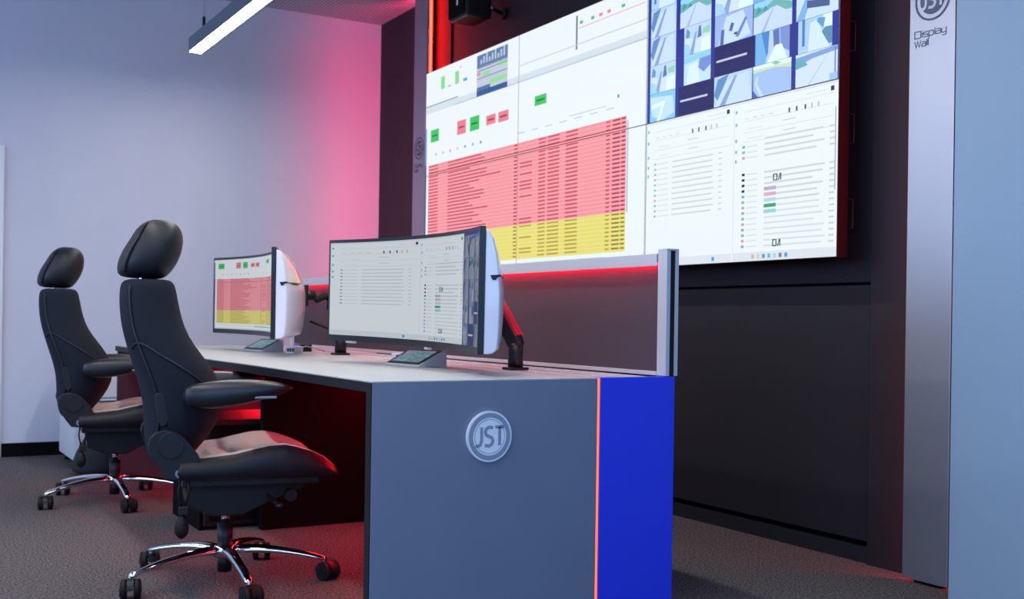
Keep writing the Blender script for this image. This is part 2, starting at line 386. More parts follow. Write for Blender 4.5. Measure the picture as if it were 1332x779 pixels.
def window_view(C, F, left=True):
    def r(x0, y0, x1, y1, c, lay=1):
        a = F(x0, y0); b = F(x1, y1); C.r(a[0], a[1], b[0], b[1], c, lay)
    g1, g2 = (218, 227, 233), (200, 211, 219)
    r(0, .985, 1, 1, (222, 232, 238)); r(0, .0, .004, .98, (205, 215, 222)); r(0, 0, 1, .055, (222, 230, 238)); 
    for z in (.93, .87, .80, .74): r(.1, z, .96, z+.004, g1)
    r(.72, .955, .92, .96, g1, 2); r(.935, .945, .965, .972, (24, 40, 110), 3)
    for k, x in enumerate((.55, .62, .70, .76, .82)): r(x, .872, x+.016, .90, (60, 80, 120) if k < 3 else (190, 200, 210), 3)
    for k in range(4): r(.12+k*.08, .885, .16+k*.08, .89, g2, 2)
    for z in (.83, .77): r(.5, z, .62, z+.006, g2, 2); r(.15, z-.01, .3, z-.005, g1, 2)
    for z in (.93, .85, .75, .68, .62): r(.015, z, .035, z+.02, (120, 190, 215), 2)
    rnd = random.Random(3 if left else 8)
    if left:
        for k in range(11):
            z = .70-k*.036
            r(.10, z, .125, z+.013, [(120, 190, 210), (120, 200, 140), (110, 175, 215), (220, 150, 170)][k % 4], 2)
            r(.14, z+.002, .28, z+.009, g1, 2); r(.32, z+.001, .80-rnd.uniform(0, .03), z+.01, (204, 215, 223), 2); r(.85, z+.002, .89, z+.009, g2, 2)
    else:
        for k in range(20):
            z = .74-k*.0345
            if k in (4, 5): continue
            r(.32, z, .90-rnd.uniform(0, .12), z+.011, (204, 215, 223) if k < 12 else (216, 226, 232), 2); r(.93, z, .975, z+.01, g2, 2)
            if k > 0: r(.09, z, .12, z+.016, (16, 26, 60) if k in (6, 7, 8, 9) else [(215, 150, 200), (110, 170, 225), (110, 200, 140)][k % 3], 2); r(.14, z+.002, .25, z+.01, g1, 2)
            if k in (9, 10, 11, 12, 13): r(.32, z-.004, .44, z+.018, {9: (190, 170, 210), 10: (225, 170, 200), 11: (180, 220, 225), 12: (60, 165, 110), 13: (150, 215, 215)}[k], 3)
        for z in (.478, .082):
            dk = (40, 56, 66)
            r(.41, z, .42, z+.042, dk, 3); r(.41, z+.036, .45, z+.042, dk, 3); r(.41, z, .45, z+.006, dk, 3); r(.443, z, .453, z+.042, dk, 3)
            C.p([F(.457, z), F(.475, z+.042), F(.483, z+.042), F(.468, z)], dk, 3); r(.48, z, .49, z+.042, dk, 3)
        r(.975, .38, .985, .85, (170, 182, 196), 2)
    for k, c in enumerate(((190, 190, 195), (225, 205, 150), (70, 160, 210), (90, 190, 230), (170, 210, 235), (120, 130, 140), (60, 170, 210))):
        x = (.20 if not left else .68)+k*.055
        if not left or k == 2: r(x, .014, x+.028, .04, c, 2)

BL, NV, SK, RD, GR, YG, WH, DK = (150, 170, 225), (44, 58, 140), (140, 205, 238), (205, 215, 238), (40, 130, 120), (205, 222, 160), (238, 244, 252), (30, 36, 78)
FEED = [.78, 62]
def feed(C, F, kind):
    def P(pts, c, lay):
        if kind != 'off': c = tuple(int(min(255, max(0, v*FEED[0]+FEED[1]*k))) for v, k in zip(c, (.72, .98, 1.12)))
        C.p([F(*p) for p in pts], c, lay)
    def R(x0, y0, x1, y1, c, lay=3): P(rect(x0, y0, x1, y1), c, lay)
    if kind == 'off':
        R(0, 0, 1, 1, (26, 30, 100), 2); R(.05, .46, .82, .53, (205, 210, 232), 3); return
    if kind == 'road':
        R(0, 0, 1, 1, (196, 210, 240), 2); R(0, .72, 1, 1, SK, 3); P([(0, .55), (0, .85), (.3, .78), (.55, .95), (1, .7), (1, .5)], (90, 160, 150), 4)
        P([(0, 0), (0, .5), (.5, .72), (.62, .72), (1, .35), (1, 0)], (205, 212, 238), 5); P([(.2, 0), (.52, .72), (.54, .72), (.3, 0)], (160, 172, 215), 6)
        P([(.05, .6), (.12, .88), (.22, .7)], GR, 6); P([(.24, .64), (.3, .84), (.4, .68)], (50, 120, 150), 6)
    elif kind == 'curve':
        R(0, 0, 1, 1, (158, 176, 228), 2); P([(0, .78), (0, 1), (1, 1), (1, .7), (.6, .82)], YG, 3); P([(0, .9), (0, 1), (1, 1), (1, .86)], WH, 4)
        P([(0, 0), (0, .25), (.14, 0)], NV, 4); P([(.2, 0), (.05, .4), (.1, .65), (.14, .65), (.12, .4), (.3, 0)], (205, 215, 240), 4)
        P([(.5, .98), (.62, 1), (.75, .92), (.6, .88)], (120, 190, 140), 5)
    elif kind == 'yard':
        R(0, 0, 1, 1, (214, 224, 244), 2); P([(0, .6), (0, 1), (1, 1), (1, .68), (.5, .5)], (190, 206, 238), 3)
        P([(.05, .62), (.1, .95), (.22, .8), (.2, .6)], (70, 120, 170), 4); P([(.2, 0), (.42, .75), (.48, .75), (.36, 0)], (120, 140, 200), 4)
        P([(.5, .5), (.55, .9), (.62, .92), (.66, .55)], (60, 80, 150), 4); P([(.7, .62), (.72, .8), (.95, .84), (.97, .58)], (140, 200, 150), 4)
        P([(0, 0), (0, .45), (.2, .35), (.3, 0)], (160, 205, 238), 4); P([(.62, 0), (.66, .45), (.95, .5), (1, .1), (1, 0)], WH, 4)
    elif kind == 'building':
        R(0, 0, 1, 1, (188, 200, 236), 2); P([(.0, 0), (0, 1), (.18, 1), (.34, .2), (.3, 0)], (96, 160, 220), 3); P([(.18, 1), (.42, 1), (.38, .3), (.34, .2)], (40, 100, 190), 4)
        P([(.55, .45), (.52, .98), (.7, 1), (.72, .5)], (60, 80, 150), 4); P([(.35, 0), (.6, .5), (.78, .5), (.95, 0)], WH, 5); P([(.75, .4), (.72, 1), (1, 1), (1, .2)], (104, 118, 190), 3)
    elif kind == 'corridor':
        R(0, 0, 1, 1, (150, 165, 222), 2); P([(.1, 0), (.3, .9), (.75, .95), (.95, .1), (.6, 0)], (206, 216, 242), 3); P([(.38, .4), (.44, .66), (.52, .6), (.46, .36)], (50, 60, 120), 4)
        P([(.14, 0), (.18, .5), (.26, .5), (.24, 0)], (56, 66, 130), 4); P([(.55, .15), (.8, .7), (.86, .66), (.64, .12)], (84, 98, 170), 4); R(.52, .22, .6, .3, (20, 26, 60), 5)
    elif kind == 'lane':
        R(0, 0, 1, 1, (168, 196, 236), 2); P([(.3, 0), (.36, .85), (.55, .9), (.95, .0)], (220, 230, 248), 3); R(.12, .2, .2, 1, (46, 84, 178), 4); P([(.55, .85), (.6, .95), (.8, .9), (.75, .6)], (70, 130, 190), 4)
        P([(.7, .5), (.8, .62), (1, .6), (1, .1), (.9, .1)], (60, 110, 150), 4); P([(.72, .62), (.74, 1), (1, 1), (1, .6)], WH, 3)
    elif kind == 'shed':
        R(0, 0, 1, 1, (200, 220, 244), 2); P([(0, .72), (0, .95), (1, 1), (1, .85)], (130, 200, 235), 3); P([(.55, .5), (.6, .8), (1, .82), (1, .5), (.75, .3)], (96, 112, 190), 4); P([(.1, 0), (.2, .66), (.5, .7), (.62, 0)], (228, 236, 250), 4)
    elif kind == 'path':
        R(0, 0, 1, 1, (120, 190, 226), 2); P([(.1, .2), (0, .9), (.9, .8), (.98, .2), (.5, 0)], (196, 220, 244), 3); P([(.05, .45), (.1, .62), (.62, .68), (.4, 0), (.28, 0), (.45, .52)], WH, 4)
    elif kind == 'court':
        R(0, 0, 1, 1, (186, 200, 232), 2); P([(0, .0), (.35, .8), (.9, .95), (1, 0)], (206, 216, 240), 3); P([(0, .4), (.1, .9), (.4, 1), (.1, .2)], (70, 110, 170), 4); P([(.15, 0), (.55, .9), (.62, .9), (.3, 0)], (120, 136, 190), 4)
    elif kind == 'sign':
        R(0, 0, 1, 1, (206, 220, 242), 2); P([(0, 0), (.28, .8), (.4, .75), (.2, 0)], (110, 160, 215), 3); P([(.26, .32), (.26, .55), (.8, .42), (.8, .2)], (44, 46, 110), 4); P([(.5, .42), (.56, .66), (.68, .64), (.66, .4)], (44, 46, 110), 5)
    elif kind == 'street':
        R(0, 0, 1, 1, (216, 222, 244), 2); P([(0, .62), (0, .9), (1, 1), (1, .86), (.4, .78)], (110, 135, 200), 3); P([(0, .55), (0, .82), (.2, .78), (.3, .62)], (70, 150, 160), 4)
        R(.93, .2, .96, .95, (70, 96, 170), 4); P([(.3, .0), (.8, .85), (.81, .85), (.33, 0)], (168, 178, 220), 4); P([(.82, 0), (.82, .2), (1, .22), (1, 0)], (150, 180, 232), 4)

def cctv(C, F, rows=5):
    C.p([F(0, 0), F(1, 0), F(1, 1), F(0, 1)], (38, 50, 150), 1)
    cols = [(.018, .175), (.20, .378), (.40, .60), (.605, .79), (.81, .995)]
    kinds = [['path', 'off', 'court', 'curve', 'street'], ['yard', 'shed', 'off', 'building', 'lane'], ['court', 'yard', 'corridor', 'road', 'sign'], ['court', 'road', 'yard', 'building', 'path'], ['lane', 'street', 'path', 'corridor', 'yard']]
    over = {(0, 0): (.018, .175), (1, 0): (.018, .175), (0, 1): (.195, .40), (1, 1): (.225, .378), (2, 1): (.225, .378), (1, 2): (.40, .61), (0, 4): (.81, .995), (1, 4): (.82, .97), (1, 3): (.615, .78), (3, 3): (.6, .79)}
    for rr in range(5):
        for cc in range(5):
            x0, x1 = over.get((rr, cc), cols[cc]); y0, y1 = rr*.195, rr*.195+.193
            def G(u, v, x0=x0, x1=x1, y0=y0, y1=y1): return F(x0+(x1-x0)*u, y0+(y1-y0)*v)
            feed(C, G, kinds[rr][cc])

def clip(poly, axis, lo, hi):
    def half(p, keep, val):
        out = []
        for i, a in enumerate(p):
            b = p[(i+1) % len(p)]; ka, kb = keep(a), keep(b)
            if ka: out.append(a)
            if ka != kb:
                t = (val-a[axis])/(b[axis]-a[axis]); q = [a[0]+(b[0]-a[0])*t, a[1]+(b[1]-a[1])*t]; q[axis] = val; out.append(tuple(q))
        return out
    poly = half(poly, lambda q: q[axis] >= lo-1e-9, lo)
    return half(poly, lambda q: q[axis] <= hi+1e-9, hi) if len(poly) > 2 else []

def screen_mesh(C, name, fn, win, strips, m, parent):
    """fn(u, v, d) -> local point; win = (u0, v0, u1, v1) part of the content shown"""
    verts, faces, cols = [], [], []
    u0, v0, u1, v1 = win
    for q, c, lay in C.q:
        a = clip(q, 0, u0, u1)
        if len(a) > 2: a = clip(a, 1, v0, v1)
        if len(a) < 3: continue
        for k in range(strips):
            s = clip(a, 0, u0+(u1-u0)*k/strips, u0+(u1-u0)*(k+1)/strips) if strips > 1 else a
            if len(s) < 3: continue
            if max(p[0] for p in s)-min(p[0] for p in s) < 1e-6 or max(p[1] for p in s)-min(p[1] for p in s) < 1e-6: continue
            b = len(verts); verts += [fn((p[0]-u0)/(u1-u0), (p[1]-v0)/(v1-v0), lay*.0003) for p in s]
            faces.append(list(range(b, b+len(s)))); cols.append(c)
    me = bpy.data.meshes.new(name); me.from_pydata(verts, [], faces); me.materials.append(m)
    ca = me.color_attributes.new('Pixels', 'FLOAT_COLOR', 'CORNER'); i = 0
    for f, c in zip(me.polygons, cols):
        for _ in f.loop_indices: ca.data[i].color = (*c, 1); i += 1
    o = bpy.data.objects.new(name, me); COL.objects.link(o); o.parent = parent
    return o

# ------------------------------------------------------------------ video wall (3 x 2 display panels)
Y0, Y1, Z0, Z1, XS = 6.45, 2.95, 1.149, 2.464, 3.10
C = Content()
table_view(C, frame(C, 0, 0, .667, 1))
C.r(.665, 0, .667, 1, (176, 190, 204), 5)
cctv(C, frame(C, .667, .5, 1, 1))
window_view(C, frame(C, .667, 0, .835, .5), True); window_view(C, frame(C, .837, 0, 1, .5), False)
vw = thing('video_wall', 'large glowing video wall of six joined display panels above the desks', 'video wall', (XS, (Y0+Y1)/2, Z0))
pw, ph = (Y0-Y1)/3, (Z1-Z0)/2
for c in range(3):
    for r_ in range(2):
        ya, yb = Y0-pw*c, Y0-pw*(c+1); za, zb = Z0+ph*r_, Z0+ph*(r_+1)
        cy = (Y0+Y1)/2
        pn = MB().box((.0015, yb-cy+.0007, za-Z0+.0007), (.055, ya-cy-.0007, zb-Z0-.0007), M['bezel']).build('display_panel', vw)
        def fn(u, v, d, ya=ya, yb=yb, za=za, zb=zb, cy=cy):
            return (-d, ya-cy-.002+(yb-ya+.004)*u, za-Z0+.002+(zb-za-.004)*v)
        screen_mesh(C, 'screen', fn, (c/3, r_/2, (c+1)/3, (r_+1)/2), 1, M['screen_wall'], pn)
mb = MB()
for y in (-1.3, -.6, 0, .6, 1.3): mb.box((.055, y-.03, .1), (XW+.008-XS, y+.03, 1.2), M['black_matt'])
mb.build('mounting_frame', vw)
for za, zb in ((1.92, 2.04), (1.575, 1.695), (1.255, 1.375)):
    y = 2.968-(Y0+Y1)/2
    MB().tube([(.075, y+.012, za-Z0), (.10, y, za-Z0+.008), (.10, y, zb-Z0-.008), (.075, y+.012, zb-Z0)], .0025, M['black'], 6).build('side_latch', vw)

# wall speaker above the video wall
sp = thing('wall_speaker', 'small black box-shaped speaker on a wall bracket above the video wall', 'speaker', (XW, 5.77, 2.72))
mb = MB().box((-.30, -.10, -.075), (-.13, .12, .13), M['black'], .018); mb.build('speaker_body', sp)
MB().box((-.312, -.085, -.06), (-.298, .105, .115), M['black_matt'], .006).build('grille', sp)
MB().box((-.3125, -.02, .0), (-.311, .0, .03), M['hub_white']).build('badge', sp)['label'] = 'small white badge'
mb = MB().tube([(-.135, 0, .03), (-.08, .0, .02), (-.01, 0, .0)], .011, M['black']).cyl((-.012, 0, 0), (.008, 0, 0), .035, M['black']).sphere((-.08, 0, .02), .02, M['steel']); mb.build('bracket', sp)

# pendant linear lamp
pl = thing('pendant_lamp', 'long grey linear pendant lamp with glowing white underside', 'lamp', (1.735, 6.87, 2.5))
MB().box((-.04, -4.6, .004), (.04, 0, .088), M['lamp_body'], .003).build('housing', pl)
MB().box((-.034, -4.59, .0), (.034, -.01, .006), M['lamp_light']).build('diffuser', pl)
for y in (-.2, -4.4):
    w = MB().tube([(0, y, .16), (0, y, ZC-2.5)], .0018, M['steel'], 6).build('suspension_wire', pl)
    MB().cyl((0, y, .088), (0, y, .175), .009, M['black'], 12).build('cable_gripper', w)

# ------------------------------------------------------------------ desks
TZ = .73
def desk(label, y0, y1, x0, first):
    xs, xb, xe = x0, 1.904, 2.19
    t = thing('control_desk', label, 'desk', ((x0+xe)/2, (y0+y1)/2, 0), 0, 'long control room desks in one row')
    ox, oy = (x0+xe)/2, (y0+y1)/2
    def B(lo, hi, m, name, bev=.0015, parent=t):
        return MB().box((lo[0]-ox, lo[1]-oy, lo[2]), (hi[0]-ox, hi[1]-oy, hi[2]), m, bev).build(name, parent)
    ya = y0+(.035 if first else .0)
    mb = MB().box((xs-ox, ya+.001-oy, TZ-.004), (xb-.004-ox, y1-.002-oy, TZ), M['desk_top'], .001)
    mb.box((xs-ox, ya+.001-oy, TZ-.03), (xb-.004-ox, y1-.002-oy, TZ-.0045), M['desk_edge']); mb.build('tabletop', t)
    mb = MB().box((xb+.006-ox, ya+.001-oy, TZ-.03), (2.152-ox, y1-.002-oy, TZ-.006), M['alu'], .001)
    for x in (xb+.012, 2.03, 2.10): mb.box((x-ox, ya+.002-oy, TZ-.008), (x+.018-ox, y1-.003-oy, TZ-.0005), M['alu'], .001)
    mb.build('cable_channel', t)['label'] = 'grooved aluminium cable channel'
    B((xb-.002, ya+.01, TZ-.02), (xb+.004, y1-.01, TZ-.004), M['led_desk'], 'led_line')
    B((xb-.03, ya+.05, TZ-.05), (xb, y1-.05, TZ-.04), M['led_under'], 'under_desk_led')['label'] = 'red light strip under the tabletop'
    B((2.10, ya+.002, .02), (2.13, y1-.002, TZ-.0305), M['black_matt'], 'modesty_panel')
    if first:
        B((xs, y0, 0), (xb-.004, y0+.034, TZ-.0035), M['desk_end'], 'end_panel'); B((xs-.0, y0, TZ-.0035), (xb-.004, y0+.034, TZ), M['desk_top'], 'edge_band', .0005)
        B((xb-.003, y0+.003, 0), (xb+.005, y0+.03, TZ-.001), M['led_desk'], 'led_seam')['label'] = 'thin glowing red seam between grey and blue panels'
        B((xb+.006, y0, 0), (xe, y0+.034, TZ), M['desk_blue'], 'blue_end_panel')['label'] = 'cobalt blue end panel'
        B((xs-.003, y0+.0008, .0), (xs-.0003, y0+.034, TZ-.004), M['desk_edge'], 'edge_profile', 0)
        e = MB(); c = Vector((1.527-ox, y0-oy-.0005, .571)); U, V, N = (1, 0, 0), (0, 0, 1), (0, -1, 0)
        e.ring(c, U, V, N, 0, .0715, .009, M['emblem'], 64)
        eo = e.build('emblem', t); eo['label'] = 'round silver JST emblem'
        e = MB(); c2 = c+Vector((0, -.0092, 0)); e.ring(c2, U, V, N, .0535, .0665, .0006, M['emblem_grey'], 64); e.ring(c2, U, V, N, .0475, .049, .0006, M['emblem_grey'], 64)
        lettering(e, 'JST', c2+Vector((-.0435, 0, -.0262)), U, V, N, .0525, .0092, M['emblem_grey'], .0006, .83)
        e.build('emblem_letters', eo)
        g_ = MB(); g_.ring((1.64-ox, 3.065-oy, TZ), (1, 0, 0), (0, 1, 0), (0, 0, 1), .028, .04, .003, M['grey_plastic'], 32); g_.ring((1.64-ox, 3.065-oy, TZ), (1, 0, 0), (0, 1, 0), (0, 0, 1), 0, .028, .0012, M['gap'], 32); g_.build('cable_grommet', t)
        B((1.46, y1-.05, 0), (2.09, y1-.01, TZ-.032), M['black_matt'], 'support_panel')
    else:
        B((xs+.01, y1-.03, 0), (xe-.02, y1-.001, TZ-.031), M['divider'], 'end_panel'); B((xb+.006, y1-.03, TZ-.05), (xe-.02, y1+.0, TZ-.001), M['alu'], 'channel_end')
    return t
desk('near control desk with slate grey end, blue panel and red seam', 2.745, 4.62, 1.173, True)
desk('far control desk standing toward the pale wall behind the near one', 4.625, 6.32, 1.19, False)

# divider screen
dv = thing('desk_divider', 'dark fabric divider with aluminium rail and red glow behind the desks', 'divider', (2.175, 4.52, TZ+.002))
def D(lo, hi, m, name, bev=.001):
    return MB().box((lo[0]-2.175, lo[1]-4.52, lo[2]-TZ), (hi[0]-2.175, hi[1]-4.52, hi[2]-TZ), m, bev).build(name, dv)
D((2.168, 2.80, TZ+.012), (2.182, 4.42, 1.09), M['divider'], 'fabric_panel'); D((2.168, 4.46, TZ+.012), (2.182, 6.22, 1.09), M['divider'], 'fabric_panel')
for a, b in ((2.795, 4.42), (4.46, 6.225)):
    D((2.152, a, 1.083), (2.198, b, 1.112), M['alu'], 'top_rail'); D((2.1565, a+.01, 1.0795), (2.1625, b-.01, 1.083), M['led_rail'], 'led_strip', 0); D((2.150, a, 1.074), (2.154, b, 1.112), M['alu'], 'rail_lip'); D((2.155, a, TZ), (2.195, b, TZ+.012), M['alu'], 'base_rail')
for y in (2.745, 4.42, 6.225):
    mb = MB(); h = 1.12
    for lo, hi, m in (((2.153, y), (2.168, y+.045), M['alu']), ((2.168, y+.004), (2.188, y+.041), M['desk_edge']), ((2.188, y), (2.2, y+.045), M['alu'])):
        mb.box((lo[0]-2.175, lo[1]-4.52, .0), (hi[0]-2.175, hi[1]-4.52, h-TZ), m, .001)
    mb.box((2.153-2.175, y-4.52, h-TZ), (2.2-2.175, y+.045-4.52, h-TZ+.006), M['alu'], .001)
    mb.build('post', dv)

# low black computer cabinet under the seam of the desks
cb = thing('computer_cabinet', 'low black computer cabinet on the floor under the desk', 'cabinet', (1.65, 4.80, 0))
MB().box((-.41, -.14, .015), (.40, .35, .46), M['black'], .006).build('body', cb)
MB().box((-.39, -.152, .04), (.38, -.141, .44), M['black_matt'], .004).build('door', cb)
mb = MB(); mb.box((-.425, -.13, .0), (-.412, .33, .25), M['black_matt'], .003); mb.build('side_rail', cb)

# white pedestal beyond the far desk
pd = thing('drawer_pedestal', 'white drawer pedestal standing beyond the far end of the desks', 'pedestal', (1.20, 7.05, 0))
MB().box((-.14, -.25, .05), (.28, .3, .60), M['pedestal'], .004).build('body', pd)
for k, (a, b) in enumerate(((.06, .235), (.243, .405), (.413, .585))):
    d_ = MB().box((-.12, -.266, a), (.26, -.251, b), M['pedestal'], .003).build('drawer', pd)
    MB().box((-.06, -.272, b-.016), (.2, -.266, b-.010), M['desk_edge']).build('handle', d_)
for x in (-.1, .24):
    for y in (-.21, .26): MB().cyl((x-.012, y, .025), (x+.012, y, .025), .025, M['rubber'], 16).build('castor', pd)

# dark slumped bag on the floor
mb = MB(); rings = []
for k, (z, a, b, dx) in enumerate(((0.0, .15, .13, 0), (.03, .175, .15, 0), (.12, .16, .13, .01), (.20, .12, .10, .03), (.27, .085, .06, .05), (.31, .05, .035, .06), (.325, .02, .015, .06))):
    rings.append([(dx+a*cos(t*2*pi/24)*(1+.07*sin(5*t*2*pi/24+k)), b*sin(t*2*pi/24)*(1+.08*cos(7*t*2*pi/24+k*2)), z) for t in range(24)])
mb.loft(rings, M['bag']); mb.tube([(.06, 0, .30), (.03, -.02, .35), (.07, -.02, .37), (.10, 0, .31)], .007, M['black_matt'], 8)
bg = mb.build('cloth_bag', None, subsurf=1); bg.location = (1.15, 6.60, 0); bg.scale = (.8, .8, 1.0); tag(bg, 'dark slumped cloth bag on the carpet behind the far chair', 'bag')

# ------------------------------------------------------------------ curved monitors
def arc_fn(pa, pb, R):
    """curved line from pa (left/far end) to pb (near end), bulging away from the operator"""
    pa, pb = Vector(pa), Vector(pb); c = (pb-pa).length; th = math.asin(c/2/R); mid = (pa+pb)/2
    t = (pb-pa).normalized(); n = Vector((-t.y, t.x))        # towards +X (away from operator)
    if n.x < 0: n = -n
    cen = mid - n*R*cos(th)
    def f(u, off=0.):
        a = -th+2*th*u; d = t*sin(a)+n*cos(a)
        return cen+d*(R+off)
    return f
def monitor(label, pa, pb, z0, z1, content, win):
    f = arc_fn(pa, pb, 1.8); base = f(.5)
    t = thing('curved_monitor', label, 'monitor', (base.x, base.y, z0), 0, 'ultrawide curved monitors on arms')
    def L(p, z): return (p.x-base.x, p.y-base.y, z-z0)
    N = 44; H = z1-z0
    # slim front body
    rings = []
    for k in range(N+1):
        u = k/N; a = f(u, 0); b = f(u, .018)
        rings.append([L(a, z0), L(a, z1), L(b, z1), L(b, z0)])
    MB().loft(rings, M['bezel'], False).build('bezel', t)
    screen_mesh(content, 'screen', lambda u, v, d: L(f(.008+.984*u, -.0008-d*.6), z0+.022+(H-.034)*v), win, 26, M['screen_mon'], t)
    # moulded back shell, deeper towards the middle
    prof = [(0, .985), (.25, .975), (.50, .92), (.75, .80), (.92, .64), (1, .50), (1, .34), (.95, .14), (.86, .04), (.6, .005), (.3, .0), (0, .0)]
    rings = []
    for k in range(N+1):
        u = .0015+.997*k/N; d = .043+.105*max(0., sin(pi*u))**.7
        rings.append([L(f(u, .0185+d*p[0]), z0+.002+(H-.006)*p[1]) for p in prof])
    MB().loft(rings, M['gloss_white'], 'body').build('back_shell', t, bevel=.004)
    # vent slots at both end faces, status line under
    for u, sg in ((.9993, 1), (.0007, -1)):
        q = f(u); tn = (f(1)-f(.98)).normalized()*sg if sg > 0 else (f(0)-f(.02)).normalized()
        rd = (f(u, .1)-q).normalized(); mb = MB(); zc = z0+H*.62
        pts = [(.034, .0), (.066, .003), (.066, -.003), (.055, -.006), (.050, -.014), (.041, -.014)]
        A = [mb.bm.verts.new(L(q+rd*a+tn*.0025, zc+b)) for a, b in pts]; Bv = [mb.bm.verts.new(L(q+rd*a-tn*.004, zc+b)) for a, b in pts]
        mb.mi(M['black']); mb.bm.faces.new(A); mb.bm.faces.new(Bv[::-1])
        for i in range(len(pts)): mb.bm.faces.new([A[i], A[(i+1) % 6], Bv[(i+1) % 6], Bv[i]])
        mb.build('vent_slot', t)
    for ua, ub in ((.86, .997), (.003, .14)):
        mb = MB(); A, B_ = [], []; zc = z0+H*.62
        for k in range(9):
            u = ua+(ub-ua)*k/8; d = .043+.105*max(0., sin(pi*u))**.7; hh = .003 if not (3 <= k <= 6) else .010
            A.append(mb.bm.verts.new(L(f(u, .0200+d*.95), zc))); B_.append(mb.bm.verts.new(L(f(u, .0200+d*.98), zc-hh)))
        mb.mi(M['black'])
        for k in range(8): mb.bm.faces.new([A[k], A[k+1], B_[k+1], B_[k]])
        mb.build('handle_recess', t)
    m_ = f(.12, -.004); MB().box((m_.x-base.x-.006, m_.y-base.y-.035, -.006), (m_.x-base.x+.01, m_.y-base.y+.035, .001), M['grey_plastic']).build('sensor_bar', t)
    return t, f
C1 = Content(); 
window_view(C1, frame(C1, 0, 0, .51, 1), True); window_view(C1, frame(C1, .51, 0, .84, 1), False)
FEED[:] = [.68, 0]
cctv(C1, frame(C1, .84, 0, 1.14, 1))
C2 = Content(); table_view(C2, frame(C2, 0, 0, 1.0, 1.32), simple=True)
mon1, f1 = monitor('wide curved monitor on the near desk showing two pale windows', (1.535, 4.03), (1.565, 2.885), .804, 1.184, C1, (0, 0, 1, 1)); mon1.rotation_euler.x = radians(.9)
mon2, f2 = monitor('curved monitor on the far desk showing a pink and yellow table', (1.545, 5.68), (1.452, 4.467), .809, 1.189, C2, (0, 0, 1, 1)); mon2.rotation_euler.x = radians(.3)

def arm(label, base, f, zc, side):
    """desk-post monitor arm: post, lower arm, elbow, upper arm, mounting head"""
    bx, by = base
    t = thing('monitor_arm', label, 'monitor arm', (bx, by, TZ), 0, 'black monitor arms clamped behind the desks')
    q = f(.5, .190)
    hx, hy, hz = q.x-bx+.02, q.y-by, zc-TZ
    MB().box((-.034, -.034, .0005), (.034, .034, .010), M['black'], .004).build('clamp', t)
    MB().cyl((0, 0, .01), (0, 0, .085), .026, M['black'], 28).cyl((0, 0, .085), (0, 0, .09), .022, M['steel'], 24).build('post', t)
    ex, ey, ez = (-.07, .11, .31) if side == 0 else (.08, .33, .24)
    mb = MB(); a = Vector((0, 0, .095)); b = Vector((ex, ey, ez)); d = (b-a).normalized(); s = Vector((0, 0, 1)).cross(d).normalized(); w = d.cross(s)
    rings = [[a+d*l+s*cx*ww+w*cz*hh for cx, cz in ((-1, -1), (-1, .6), (-.6, 1), (.6, 1), (1, .6), (1, -1))] for l, ww, hh in ((-.02, .018, .022), (0, .022, .026), ((b-a).length*.5, .02, .024), ((b-a).length, .017, .02))]
    mb.loft(rings, M['black'], False); la = mb.build('lower_arm', t, bevel=.003)
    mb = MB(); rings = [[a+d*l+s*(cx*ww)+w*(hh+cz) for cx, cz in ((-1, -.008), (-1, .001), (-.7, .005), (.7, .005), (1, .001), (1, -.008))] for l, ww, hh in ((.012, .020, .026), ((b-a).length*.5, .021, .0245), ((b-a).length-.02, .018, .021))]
    mb.loft(rings, M['red_cover'], False); mb.build('arm_cover', la)['label'] = 'bright red cover on the arm'  # bright red strip along the top of the lower arm
    MB().cyl((ex, ey, ez-.035), (ex, ey, ez+.03), .024, M['black'], 20).build('elbow', t)
    mb = MB(); p = [(ex, ey, ez+.015), ((ex+hx)/2+.03, (ey+hy)/2, ez+.03), (hx+.05, hy, hz-.02), (hx+.035, hy, hz)]
    mb.tube(p, [.018, .019, .018, .016], M['black'], 12); mb.build('upper_arm', t)
    mb = MB().box((hx-.02, hy-.05, hz-.05), (hx-.006, hy+.05, hz+.05), M['black'], .003).cyl((hx-.006, hy, hz), (hx+.04, hy, hz), .024, M['black'], 20); mb.build('mounting_head', t)
    MB().tube([(ex+.01, ey+.03, ez-.01), ((ex+hx)/2+.06, (ey+hy)/2, ez-.13), (hx+.02, hy, hz-.12)], .007, M['rubber'], 8).build('cable', t)
    return t
arm('black monitor arm rising behind the wide near monitor', (1.91, 3.25), f1, 1.0, 0)
arm('black monitor arm between the two curved monitors', (1.86, 4.72), f2, 1.0, 1)

